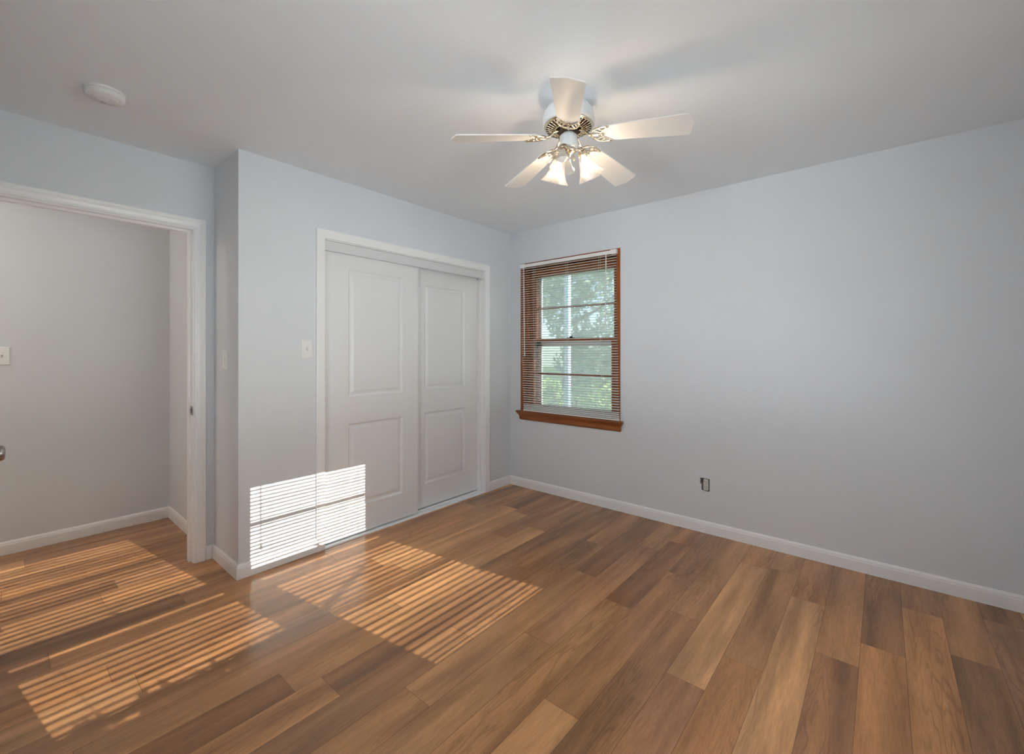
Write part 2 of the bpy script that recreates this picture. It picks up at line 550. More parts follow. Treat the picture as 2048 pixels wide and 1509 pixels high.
for (a, b, ys, ye, tn) in boards:
    lo, hi, ysc, yec = max(a, XH - 0.05), min(b, XE + 0.1), max(ys, YH), min(ye, 0.1)
    if hi - lo < 0.001 or yec - ysc < 0.001: continue
    j = rf.uniform(0.93, 1.07); hue = rf.uniform(-0.04, 0.04)
    col = (tn[0] * j * (1 + hue), tn[1] * j * 0.97, tn[2] * j * (1 - hue) * 0.90, 1)
    col = tuple(min(1.0, c_ * 1.12) for c_ in col[:3]) + (1,)
    sd = rf.random() * 50
    # split across and along so that the distance to the board edge interpolates exactly
    xm = (lo + hi) / 2; ym = (ysc + yec) / 2
    xs = [lo, xm, hi]; yy = [ysc, ysc + 0.02, yec - 0.02, yec] if yec - ysc > 0.05 else [ysc, yec]
    for ix in range(2):
        for iy in range(len(yy) - 1):
            q = [(xs[ix], yy[iy]), (xs[ix + 1], yy[iy]), (xs[ix + 1], yy[iy + 1]), (xs[ix], yy[iy + 1])]
            base = len(verts)
            verts += [(x, y, 0.0) for x, y in q]
            faces.append((base, base + 1, base + 2, base + 3))
            for x, y in q:
                uvs.append((x - a, y - ys))
                edges_uv.append((min(x - a, b - x), max(0.0, min(y - ys, ye - y))))
            tones.append(col); seeds.append(sd)
me = bpy.data.meshes.new('floor')
me.from_pydata(verts, [], faces)
me.uv_layers.new(name='UVMap'); me.uv_layers.new(name='Edge')
u1 = me.uv_layers['UVMap']; u2 = me.uv_layers['Edge']
for i in range(len(uvs)):
    u1.data[i].uv = uvs[i]; u2.data[i].uv = edges_uv[i]
me.attributes.new('tone', 'FLOAT_COLOR', 'FACE')
me.attributes.new('seed', 'FLOAT', 'FACE')
at = me.attributes['tone']; asd = me.attributes['seed']
for i in range(len(tones)):
    at.data[i].color = tones[i]; asd.data[i].value = seeds[i]
me.materials.append(M_FLOOR)
me.update()
fl = bpy.data.objects.new('floor', me); COL.objects.link(fl)
tag(fl, 'brown wood-look plank floor', None, None, 'structure')

# ---- baseboards
T = 0.012
BP = [(0, 0), (T, 0), (T, 0.060), (T * 0.85, 0.064), (T * 0.80, 0.072), (T * 0.45, 0.080), (T * 0.3, 0.083), (0, 0.083)]
def baseboard(name, side, a0, a1, face, sgn, e0=0.0, e1=0.0):
    """side 'x': runs along x at y=face, sticking out by sgn; e0/e1: mitre (+ longer outside, - shorter) at the ends"""
    bm = bmesh.new()
    A, B = [], []
    for d, z in BP:
        s0, s1 = a0 - e0 * d, a1 + e1 * d
        if side == 'x':
            A.append(bm.verts.new((s0, face + sgn * d, z))); B.append(bm.verts.new((s1, face + sgn * d, z)))
        else:
            A.append(bm.verts.new((face + sgn * d, s0, z))); B.append(bm.verts.new((face + sgn * d, s1, z)))
    n = len(BP)
    bm.faces.new(A); bm.faces.new(B[::-1])
    for i in range(n):
        j = (i + 1) % n
        bm.faces.new((A[i], A[j], B[j], B[i]))
    return struct(name, bm, M_TRIM, 'white baseboard')
baseboard('baseboard_right', 'x', 0, XE, 0.0, -1, -1, -1)
baseboard('baseboard_center', 'y', -0.304, 0, 0.0, 1, 0, -1)
baseboard('baseboard_center_left', 'y', YC, -1.925, 0.0, 1, 1, 0)
baseboard('baseboard_recess', 'x', XD, 0.0, YC, -1, -1, 1)
baseboard('baseboard_left', 'y', -2.412, YC, XD, 1, 0, -1)
baseboard('baseboard_hall_far', 'y', YH, YC, XH, 1, 0, -1)
baseboard('baseboard_hall_end', 'x', XH, XD - 0.12, YC, -1, -1, 0)
baseboard('baseboard_behind', 'y', YR, 0, XE, -1, -1, -1)
baseboard('baseboard_rear', 'x', XD, XE, YR, 1, -1, -1)

# ---- casings (profile swept round three sides of an opening)
def casing(name, face, sgn, yl, yr, ztop, prof, label):
    """opening in a wall of constant x; prof: (outward from opening, depth)"""
    bm = bmesh.new()
    stations = [(yl, 0.0, -1, 0), (yl, ztop, -1, 1), (yr, ztop, 1, 1), (yr, 0.0, 1, 0)]
    rings = []
    for (y, z, oy, oz) in stations:
        rings.append([bm.verts.new((face + sgn * d, y + oy * a, z + oz * a)) for a, d in prof])
    n = len(prof)
    for k in range(3):
        for i in range(n):
            j = (i + 1) % n
            bm.faces.new((rings[k][i], rings[k][j], rings[k + 1][j], rings[k + 1][i]))
    bm.faces.new(rings[0][::-1]); bm.faces.new(rings[-1])
    return struct(name, bm, M_TRIM, label)
CW = 0.057
COLONIAL = [(0, 0), (0, 0.009), (0.003, 0.012), (0.008, 0.0125), (0.011, 0.010), (0.016, 0.0105), (0.030, 0.013),
            (0.036, 0.0165), (0.040, 0.017), (0.045, 0.0155), (0.052, 0.0165), (CW, 0.015), (CW, 0)]
FLATTISH = [(0, 0), (0, 0.010), (0.004, 0.0125), (0.020, 0.0135), (0.040, 0.016), (0.050, 0.0165), (CW, 0.014), (CW, 0)]
casing('trim_2', 0.0, 1, -1.868, -0.361, 2.030, FLATTISH, 'white casing around the closet opening')
casing('trim_3', XD, 1, -3.306, -2.472, 2.040, COLONIAL, 'white moulded casing around the doorway')

# door jamb lining with stop
bm = bmesh.new()
xj0, xj1 = XD - 0.125, XD + 0.002
box(bm, xj0, xj1, -2.478, -2.458, 0, 2.033)
box(bm, xj0, xj1, -3.322, -3.300, 0, 2.033)
box(bm, xj0, xj1, -3.322, -2.458, 2.033, 2.052)
box(bm, XD - 0.075, XD - 0.040, -2.490, -2.478, 0, 2.021)
box(bm, XD - 0.075, XD - 0.040, -3.300, -3.288, 0, 2.021)
box(bm, XD - 0.075, XD - 0.040, -3.300, -2.478, 2.021, 2.033)
o = struct('trim_4', bm, M_TRIM, 'white door jamb with stop')

# strike plate on the jamb
bm = bmesh.new()
pl = []
for k in range(9):
    a = -PI / 2 + PI * k / 8
    pl.append((XD - 0.006 + 0.016 * math.cos(a), 0.928 + 0.027 * math.sin(a)))
poly = [(XD - 0.034, 0.901)] + pl + [(XD - 0.034, 0.955)]
prism(bm, poly, 'y', -2.4815, -2.479)
o = mesh_obj('strike_plate', bm, M_NICKEL)
tag(o, 'dull metal strike plate on the white door jamb', 'strike plate')
bm = bmesh.new(); box(bm, XD - 0.028, XD - 0.012, -2.4822, -2.4816, 0.914, 0.942)
mesh_obj('latch_hole', bm, M_DARK, o)

# ---- panel doors
def panel_slab(bm, w0, w1, z0, z1, xf, th, panels, prof, axis='y', sgn=1):
    """slab spanning w0..w1 along axis, front face at xf looking along sgn, with moulded panels (w0,w1,z0,z1)"""
    A = sorted(set([w0, w1] + [p[0] for p in panels] + [p[1] for p in panels]))
    Z = sorted(set([z0, z1] + [p[2] for p in panels] + [p[3] for p in panels]))
    def P(w, d, z):
        return (xf + sgn * d, w, z) if axis == 'y' else (w, xf + sgn * d, z)
    for i in range(len(A) - 1):
        for k in range(len(Z) - 1):
            ca, cz = (A[i] + A[i + 1]) / 2, (Z[k] + Z[k + 1]) / 2
            if any(p[0] < ca < p[1] and p[2] < cz < p[3] for p in panels): continue
            bm.faces.new([bm.verts.new(P(A[i], 0, Z[k])), bm.verts.new(P(A[i + 1], 0, Z[k])),
                          bm.verts.new(P(A[i + 1], 0, Z[k + 1])), bm.verts.new(P(A[i], 0, Z[k + 1]))])
    for (a, b, c, d) in panels:
        prev = None
        for (ins, dep) in prof:
            r = [bm.verts.new(P(w, dep, z)) for w, z in ((a + ins, c + ins), (b - ins, c + ins), (b - ins, d - ins), (a + ins, d - ins))]
            if prev:
                for i in range(4):
                    bm.faces.new((prev[i], prev[(i + 1) % 4], r[(i + 1) % 4], r[i]))
            prev = r
        bm.faces.new(prev)
    # back and edges
    r0 = [bm.verts.new(P(w, 0, z)) for w, z in ((w0, z0), (w1, z0), (w1, z1), (w0, z1))]
    r1 = [bm.verts.new(P(w, -th, z)) for w, z in ((w0, z0), (w1, z0), (w1, z1), (w0, z1))]
    bm.faces.new(r1[::-1])
    for i in range(4):
        bm.faces.new((r0[i], r0[(i + 1) % 4], r1[(i + 1) % 4], r1[i]))
    bmesh.ops.remove_doubles(bm, verts=bm.verts, dist=0.0002)
MOULD = [(0, 0), (0.004, -0.003), (0.012, -0.008), (0.018, -0.0085), (0.026, -0.0075), (0.040, -0.003), (0.044, -0.0025)]

bm = bmesh.new()
panel_slab(bm, -1.866, -1.092, 0.014, 2.0, -0.030, 0.032, [(-1.683, -1.237, 0.205, 0.790), (-1.683, -1.237, 0.978, 1.858)], MOULD)
d = struct('door_2', bm, M_DOOR, 'left white sliding closet door, standing in front of the right one')
bm = bmesh.new()
panel_slab(bm, -1.135, -0.378, 0.014, 2.0, -0.084, 0.032, [(-0.985, -0.530, 0.205, 0.790), (-0.985, -0.530, 0.978, 1.835)], MOULD)
d = struct('door_3', bm, M_DOOR, 'right white sliding closet door, behind the left one')

# closet track valance, side jambs and floor track
bm = bmesh.new()
box(bm, -0.022, -0.008, -1.866, -0.363, 1.956, 2.022)
prism(bm, [(-0.008, 1.956), (-0.004, 1.958), (-0.004, 1.966), (-0.008, 1.972)], 'y', -1.866, -0.390)
struct('trim_5', bm, M_VALANCE, 'painted fascia hiding the closet door track')
bm = bmesh.new()
box(bm, -0.118, -0.001, -1.868, -1.8665, 0, 2.028)
box(bm, -0.118, -0.001, -0.364, -0.361, 0, 2.028)
box(bm, -0.118, -0.045, -0.3755, -0.3645, 0, 1.95)
box(bm, -0.118, -0.001, -1.868, -0.361, 2.024, 2.028)
struct('trim_6', bm, M_TRIM, 'closet side jambs')
bm = bmesh.new()
box(bm, -0.112, 0.004, -1.866, -0.366, 0.0, 0.004)
prism(bm, [(0.000, 0.004), (0.006, 0.0), (0.010, 0.0), (0.006, 0.009), (0.000, 0.010)], 'y', -1.866, -0.366)
box(bm, -0.068, -0.064, -1.866, -0.366, 0.004, 0.010)
struct('trim_7', bm, M_TRIM, 'white threshold strip under the closet doors')

# room door, swung open against the left edge of the view, with its knob
bm = bmesh.new()
DX0, DX1 = XD + 0.022, XD + 0.822
panel_slab(bm, DX0, DX1, 0.012, 2.02, -3.302, 0.035, [(DX0 + 0.13, DX1 - 0.13, 0.20, 0.79), (DX0 + 0.13, DX1 - 0.13, 0.98, 1.85)], MOULD, axis='x', sgn=1)
dr = struct('door_1', bm, M_DOOR, 'open white room door at the left edge')
KX, KZ = DX1 - 0.062, 0.918
bm = bmesh.new()
mk = Matrix.Translation((KX, -3.302, KZ)) @ Matrix.Rotation(-PI / 2, 4, 'X')
lathe(bm, [(0.0325, 0), (0.0325, 0.004), (0.030, 0.008), (0.018, 0.012), (0.012, 0.018), (0.0115, 0.032), (0.016, 0.038),
           (0.024, 0.043), (0.0275, 0.051), (0.0275, 0.058), (0.024, 0.0645), (0.016, 0.067), (0.004, 0.0675)], 32, mk)
kn = mesh_obj('door_knob', bm, M_NICKEL, dr, smooth=True)
kn['label'] = 'dull nickel door knob'

# ------------------------------------------------------------------ windows
def make_window(name, root_loc, rz, W, gh, label, screen=False):
    """local x across (0 = middle), +y outwards, z = world height"""
    root = empty(name, root_loc, rz)
    tag(root, label, None, None, 'structure')
    h = W / 2
    z0, z1 = 0.73, 2.13
    f = 0.034
    bm = bmesh.new()
    for s in (-1, 1):
        a, b = sorted((s * h, s * (h - f)))
        box(bm, a, b, -0.004, 0.2, z0, z1)
        a, b = sorted((s * (h - f), s * (h - f - 0.014)))
        box(bm, a, b, 0.036, 0.052, z0, z1 - f)
        box(bm, a, b, 0.095, 0.100, z0, z1 - f)
        box(bm, a, b, 0.145, 0.2, z0, z1 - f)
    mesh_obj('window_jamb', bm, M_WOODV, root)
    bm = bmesh.new()
    box(bm, -h + f, h - f, -0.004, 0.2, z1 - f, z1)
    box(bm, -h + f, h - f, 0.036, 0.052, z1 - f - 0.014, z1 - f)
    mesh_obj('window_head', bm, M_WOODH, root)
    # stool and apron: one moulded piece with mitred ends
    bm = bmesh.new()
    prof = [(-0.19, 0.73), (0.036, 0.73), (0.041, 0.726), (0.040, 0.718), (0.034, 0.712), (0.028, 0.700), (0.019, 0.688),
            (0.015, 0.676), (0.014, 0.656), (0.010, 0.646), (0.000, 0.643), (0.0, 0.70), (-0.19, 0.70)]
    A, B = [], []
    for dd, z in prof:
        e = h - 0.004 + (max(dd, 0.0) if dd > 0 else 0.0)
        if dd < 0 or (dd == 0 and z == 0.70): e = h - 0.004
        A.append(bm.verts.new((-e, -dd, z))); B.append(bm.verts.new((e, -dd, z)))
    n = len(prof)
    for i in range(n):
        j = (i + 1) % n
        bm.faces.new((A[i], A[j], B[j], B[i]))
    bmesh.ops.contextual_create(bm, geom=A); bmesh.ops.contextual_create(bm, geom=B)
    mesh_obj('window_sill', bm, M_WOODH, root)
    def sash(nm, y0, y1, za, zb, railb, railt, zm):
        ja = h - f - 0.001
        ym = (y0 + y1) / 2
        bm = bmesh.new()
        for s in (-1, 1):
            a, b = sorted((s * ja, s * gh))
            box(bm, a, b, y0, y1, za, zb)
        o = mesh_obj(nm, bm, M_WOODV, root)
        bm = bmesh.new()
        box(bm, -gh, gh, y0, y1, za, za + railb)
        box(bm, -gh, gh, y0, y1, zb - railt, zb)
        mesh_obj('sash_rails', bm, M_WOODH, o)
        bm = bmesh.new(); prism(bm, [(ym - 0.004, zm - 0.008), (ym - 0.012, zm - 0.003), (ym - 0.012, zm + 0.003), (ym - 0.004, zm + 0.008),
                                     (ym + 0.012, zm + 0.008), (ym + 0.012, zm - 0.008)], 'x', -gh, gh)
        mesh_obj('muntin', bm, M_WOODH, o)
        bm = bmesh.new()
        v = [bm.verts.new(p) for p in ((-gh, ym, za + railb), (gh, ym, za + railb), (gh, ym, zb - railt), (-gh, ym, zb - railt))]
        bm.faces.new(v)
        mesh_obj('glass_pane', bm, M_GLASS, o)
        return o
    lo = sash('lower_sash', 0.054, 0.094, 0.731, 1.412, 0.062, 0.030, 1.082)
    sash('upper_sash', 0.101, 0.141, 1.382, 2.082, 0.030, 0.078, 1.702)
    bm = bmesh.new()
    bbox(bm, -0.030, 0.030, 0.056, 0.090, 1.412, 1.418, 0.002)
    tube(bm, bez((-0.004, 0.07, 1.424), (0.015, 0.05, 1.428), (0.03, 0.045, 1.428), (0.038, 0.045, 1.428), 6), 0.005)
    lathe(bm, [(0.013, 0), (0.013, 0.006), (0.007, 0.012)], 16, Matrix.Translation((0, 0.073, 1.418)))
    mesh_obj('sash_latch', bm, M_DARKMETAL, root)
    # storm window
    bm = bmesh.new()
    sh = h - f - 0.014
    for s in (-1, 1):
        a, b = sorted((s * sh, s * (gh - 0.010)))
        box(bm, a, b, 0.172, 0.192, z0, 2.10)
    box(bm, -sh, sh, 0.172, 0.192, 2.000, 2.10)
    box(bm, -sh, sh, 0.172, 0.192, 1.345, 1.385)
    box(bm, -sh, sh, 0.172, 0.192, z0, 0.775)
    box(bm, -0.004, 0.004, 0.172, 0.176, 0.775, 0.85)
    mesh_obj('storm_frame', bm, M_STORM, root)
    bm = bmesh.new()
    v = [bm.verts.new(p) for p in ((-gh, 0.186, 0.775), (gh, 0.186, 0.775), (gh, 0.186, 2.0), (-gh, 0.186, 2.0))]
    bm.faces.new(v)
    if screen: mesh_obj('insect_screen', bm, M_SCREEN, root)
    else: bm.free()
    bm = bmesh.new()
    box(bm, -h, h, 0.2, 0.26, 0.68, 0.72)
    mesh_obj('outer_sill', bm, M_STORM, root)
    return root

make_window('window_1', ((W_L + W_R) / 2, 0, 0), 0.0, W_R - W_L, 0.411, 'wood-framed double-hung window in the grey wall', True)
make_window('window_2', (XE, -1.395, 0.08), -PI / 2, 0.93, 0.39, 'window of the twin pair behind the camera, farther from the door')
make_window('window_3', (XE, -2.335, 0.08), -PI / 2, 0.93, 0.39, 'window of the twin pair behind the camera, nearer the door')

make_window('added_window', (1.75, YR, 0), PI, 1.036, 0.411, 'unseen window added in the rear wall to let in fill light')  # made-up window, added so fill light reaches the right wall

# ------------------------------------------------------------------ blinds
def make_blind(root_loc, rz, hw, shift, label, detail=True):
    root = empty('window_blind', root_loc, rz)
    tag(root, label, 'blind')
    yb = -0.021
    bm = bmesh.new()
    bbox(bm, -hw - 0.006, hw + 0.006, yb - 0.013, yb + 0.013, 2.086, 2.114, 0.002)
    if detail:   # end brackets
        for s in (-1, 1):
            a, b = sorted((s * (hw + 0.007), s * (hw - 0.045)))
            bbox(bm, a, b, yb - 0.016, yb + 0.015, 2.082, 2.119, 0.003)
    mesh_obj('headrail', bm, M_SLAT, root)
    bm = bmesh.new()
    z = 2.073
    ht = 0.0009 if detail else 0.0004
    rr = random.Random(5)
    sx = lambda z: shift * max(0.0, min(1.0, (1.75 - z) / 0.9))
    zs = []
    while z > 0.752:
        zs.append(z)
        z -= 0.0216 if z > 0.80 else 0.015
    for z in zs:
        o = sx(z) + rr.uniform(-0.0015, 0.0015)
        tilt = math.radians(6.5 + rr.uniform(-1.5, 1.5)) if z > 0.79 else math.radians(14)
        dz = rr.uniform(-0.0006, 0.0006)
        n = 5
        top, bot = [], []
        for k in range(n):
            t = k / (n - 1) - 0.5
            y = t * 0.025
            crown = 0.0022 * (1 - (2 * t) ** 2)
            yy = y * math.cos(tilt) - crown * math.sin(tilt)
            zz = y * math.sin(tilt) + crown * math.cos(tilt)
            top.append((yb + yy, z + dz + zz + ht)); bot.append((yb + yy, z + dz + zz - ht))
        prism(bm, top + bot[::-1], 'x', -hw + o, hw + o)
    mesh_obj('slats', bm, M_SLAT, root)
    bm = bmesh.new()
    bbox(bm, -hw + shift, hw + shift, yb - 0.012, yb + 0.012, 0.733, 0.744, 0.002)
    mesh_obj('bottom_rail', bm, M_SLAT, root)
    for px in (-hw + 0.15, 0.02, hw - 0.15):
        bm = bmesh.new()
        for dy in (-0.0135, 0.0135):
            tube(bm, [(px, yb + dy, 2.088), (px, yb + dy, 1.75), (px + shift, yb + dy, 0.85), (px + shift, yb + dy, 0.742)], 0.0009, 6)
        mesh_obj('ladder_cord', bm, M_CORD, root)
    bm = bmesh.new()
    wx = -hw + 0.045
    tube(bm, [(wx, yb - 0.02, 2.085), (wx, yb - 0.022, 2.05), (wx + 0.012, yb - 0.024, 1.27)], 0.0035, 8)
    bm2 = bmesh.new(); tube(bm2, [(wx + 0.012, yb - 0.024, 1.272), (wx + 0.012, yb - 0.024, 1.245)], 0.0045, 8)
    w = mesh_obj('tilt_wand', bm, M_SLAT, root)
    mesh_obj('wand_tip', bm2, M_SLAT, w)
    bm = bmesh.new()
    cx = hw - 0.085
    tube(bm, [(cx, yb - 0.016, 2.09), (cx, yb - 0.019, 1.5)], 0.0022, 6)
    tube(bm, [(cx + 0.006, yb - 0.016, 2.09), (cx + 0.002, yb - 0.019, 1.5)], 0.0016, 6)
    lathe(bm, [(0.003, 0.03), (0.006, 0.012), (0.007, 0.0), (0.004, -0.003)], 10, Matrix.Translation((cx, yb - 0.019, 1.475)))
    mesh_obj('lift_cord', bm, M_CORD, root)
    return root
make_blind((0.652, 0, 0), 0.0, 0.493, 0.030, 'white mini blind hanging slightly crooked in the wood-framed window')
make_blind((XE, -1.395, 0.08), -PI / 2, 0.440, 0.0, 'white mini blind on the twin window behind the camera, farther from the door', False)
make_blind((XE, -2.335, 0.08), -PI / 2, 0.440, 0.0, 'white mini blind on the twin window behind the camera, nearer the door', False)

make_blind((1.75, YR, 0), PI, 0.493, 0.0, 'white mini blind on the added rear window, scattering its fill light', False)  # unseen blind, added to spread the light of the made-up window

# ------------------------------------------------------------------ light switches and outlet
def light_switch(loc, rz, label, horiz=False):
    """local: plate in the xz plane facing -y"""
    root = empty('light_switch', loc, rz)
    tag(root, label, 'light switch')
    bm = bmesh.new()
    w, hh = 0.035, 0.0575
    prof = [(0, 0), (0.0, 0.003), (0.004, 0.0058)]
    prev = None
    for ins, dp in prof:
        r = [bm.verts.new((x, -dp, z)) for x, z in ((-w + ins, -hh + ins), (w - ins, -hh + ins), (w - ins, hh - ins), (-w + ins, hh - ins))]
        if prev:
            for i in range(4): bm.faces.new((prev[i], prev[(i + 1) % 4], r[(i + 1) % 4], r[i]))
        else:
            bm.faces.new(r)
        prev = r
    bm.faces.new(prev)
    mesh_obj('cover_plate', bm, M_PLATE, root)
    bm = bmesh.new(); box(bm, -0.0055, 0.0055, -0.0064, -0.0056, -0.0125, 0.0125)
    mesh_obj('toggle_slot', bm, M_RECEPT, root)
    bm = bmesh.new()
    prism(bm, [(-0.006, -0.004), (-0.006, 0.006), (-0.016, 0.012), (-0.018, 0.007)], 'x', -0.004, 0.004)
    mesh_obj('toggle', bm, M_PLATE, root)
    for z in (-0.030, 0.030):
        bm = bmesh.new()
        lathe(bm, [(0.003, 0), (0.003, 0.0006), (0.002, 0.001)], 12, Matrix.Translation((0, -0.0058, z)) @ Matrix.Rotation(PI / 2, 4, 'X'))
        mesh_obj('screw', bm, M_PLATE, root)
    return root
light_switch((0.0, -1.982, 1.305), PI / 2, 'white toggle switch on the wall beside the closet casing')
light_switch((-0.213, YC, 1.238), 0.0, 'white toggle switch on the narrow wall between closet and doorway')
light_switch((XH, -3.222, 1.262), PI / 2, 'white toggle switch on the hall wall beyond the doorway')

root = empty('wall_outlet', (1.833, 0, 0.342))
tag(root, 'bare wall outlet without cover plate, low on the grey wall', 'outlet')
bm = bmesh.new()
x0, x1, zz0, zz1 = -0.040, 0.027, -0.046, 0.046
for a in ((x0 - .002, x0, 0.0, 0.05, zz0, zz1), (x1, x1 + .002, 0.0, 0.05, zz0, zz1), (x0, x1, 0.0, 0.05, zz0 - .002, zz0),
          (x0, x1, 0.0, 0.05, zz1, zz1 + .002), (x0, x1, 0.05, 0.052, zz0, zz1)):
    box(bm, a[0], a[1], a[2] + 0.008, a[3] + 0.008, a[4], a[5])
mesh_obj('electrical_box', bm, M_DARK, root)
bm = bmesh.new()
pts = []
for cx, cz, a0 in ((0.007, 0.030, 0), (-0.007, 0.030, 90), (-0.007, -0.030, 180), (0.007, -0.030, 270)):
    for k in range(5):
        a = math.radians(a0 + 90 * k / 4)
        pts.append((cx + 0.010 * math.cos(a), cz + 0.010 * math.sin(a)))
prism(bm, pts, 'y', -0.003, 0.03)
rc = mesh_obj('receptacle', bm, M_RECEPT, root)
for zc in (0.020, -0.020):
    bm = bmesh.new()
    box(bm, -0.0075, -0.0055, -0.0034, -0.0028, zc - 0.001, zc + 0.008)
    box(bm, 0.0050, 0.0070, -0.0034, -0.0028, zc - 0.001, zc + 0.007)
    lathe(bm, [(0.0026, 0), (0.0026, 0.0005)], 12, Matrix.Translation((0, -0.0028, zc - 0.008)) @ Matrix.Rotation(PI / 2, 4, 'X'))
    mesh_obj('socket_slots', bm, M_DARK, rc)
bm = bmesh.new(); lathe(bm, [(0.003, 0), (0.002, 0.001)], 12, Matrix.Translation((0, -0.003, 0)) @ Matrix.Rotation(PI / 2, 4, 'X'))
mesh_obj('center_screw', bm, M_SCREW, rc)
bm = bmesh.new(); box(bm, -0.008, 0.020, -0.0005, 0.003, -0.0455, -0.0405); box(bm, 0.012, 0.024, -0.0005, 0.002, -0.0450, -0.0425)
mesh_obj('mounting_strap', bm, M_DARKMETAL, root)

# small leftover screw anchors above the corners of the window
for (x, z, lab) in ((1.182, 2.168, 'tiny screw anchor in the wall above the right window corner'),
                    (0.105, 2.175, 'tiny screw anchor in the wall above the left window corner')):
    bm = bmesh.new()
    lathe(bm, [(0.004, 0.0), (0.004, 0.001), (0.002, 0.002)], 12, Matrix.Translation((x, 0, z)) @ Matrix.Rotation(PI / 2, 4, 'X'))
    tag(mesh_obj('screw_anchor', bm, M_SCREW), lab, 'screw anchor')

# ------------------------------------------------------------------ smoke detector
root = empty('smoke_detector', (0.158, -2.945, H))
tag(root, 'round white smoke detector on the ceiling', 'smoke detector')
bm = bmesh.new(); lathe(bm, [(0.069, 0), (0.069, -0.006), (0.067, -0.009), (0.064, -0.0095)], 48)
mesh_obj('mounting_base', bm, M_WHITE, root)
bm = bmesh.new(); lathe(bm, [(0.064, -0.0095), (0.068, -0.012), (0.069, -0.020), (0.066, -0.029), (0.060, -0.033), (0.034, -0.034), (0.032, -0.0355), (0.020, -0.036)], 48)
mesh_obj('detector_cover', bm, M_WHITE, root, smooth=True)
bm = bmesh.new(); lathe(bm, [(0.012, -0.035), (0.012, -0.0385), (0.010, -0.0395)], 20, Matrix.Translation((0.02, 0.025, 0.001)))
mesh_obj('test_button', bm, M_PLATE, root)
bm = bmesh.new()
for k in range(3):
    box(bm, -0.038 + k * 0.004, -0.036 + k * 0.004, -0.008, 0.006, -0.0346, -0.0335)
mesh_obj('vent_slots', bm, M_DARKMETAL, root)

# ------------------------------------------------------------------ ceiling fan
FX, FY = 1.6915, -1.564
fan = empty('ceiling_fan', (FX, FY, H))
tag(fan, 'white five-blade ceiling fan with brass fittings and three glass shades', 'ceiling fan')
def rel(z): return z - H
bm = bmesh.new()
lathe(bm, [(0.062, rel(2.44)), (0.062, rel(2.424)), (0.078, rel(2.418)), (0.098, rel(2.404)), (0.112, rel(2.384)), (0.1185, rel(2.360)),
           (0.119, rel(2.335)), (0.117, rel(2.327)), (0.110, rel(2.323))], 64)
mesh_obj('motor_housing', bm, M_WHITE, fan, smooth=True)
# ribbed brass ring under the housing
bm = bmesh.new()
lathe(bm, [(0.112, rel(2.326)), (0.1125, rel(2.320)), (0.109, rel(2.316)), (0.104, rel(2.315))], 64, cap0=False, cap1=False)
lathe(bm, [(0.067, rel(2.312)), (0.065, rel(2.303)), (0.060, rel(2.302)), (0.058, rel(2.310))], 64, cap0=False, cap1=False)
for k in range(34):
    a = 2 * PI * k / 34
    tube(bm, [(0.104 * math.cos(a), 0.104 * math.sin(a), rel(2.3155)), (0.067 * math.cos(a), 0.067 * math.sin(a), rel(2.3040))], 0.0030, 6)
mesh_obj('vent_ring', bm, M_BRASS, fan, smooth=True)['label'] = 'ribbed polished brass ring'
bm = bmesh.new()
lathe(bm, [(0.105, rel(2.319)), (0.066, rel(2.3075)), (0.060, rel(2.325)), (0.060, rel(2.318)), (0.050, rel(2.314)), (0.046, rel(2.296)), (0.030, rel(2.290))], 40)
mesh_obj('flywheel', bm, M_BRONZE, fan)
bm = bmesh.new()
lathe(bm, [(0.028, rel(2.300)), (0.028, rel(2.284)), (0.038, rel(2.281)), (0.041, rel(2.276)), (0.041, rel(2.226)), (0.039, rel(2.220)), (0.030, rel(2.217))], 48)
mesh_obj('switch_housing', bm, M_WHITE, fan, smooth=True)
bm = bmesh.new()
lathe(bm, [(0.030, rel(2.218)), (0.034, rel(2.213)), (0.032, rel(2.204)), (0.022, rel(2.197)), (0.012, rel(2.191)), (0.008, rel(2.183)), (0.003, rel(2.178))], 32)
mesh_obj('light_fitter', bm, M_BRASS, fan, smooth=True)

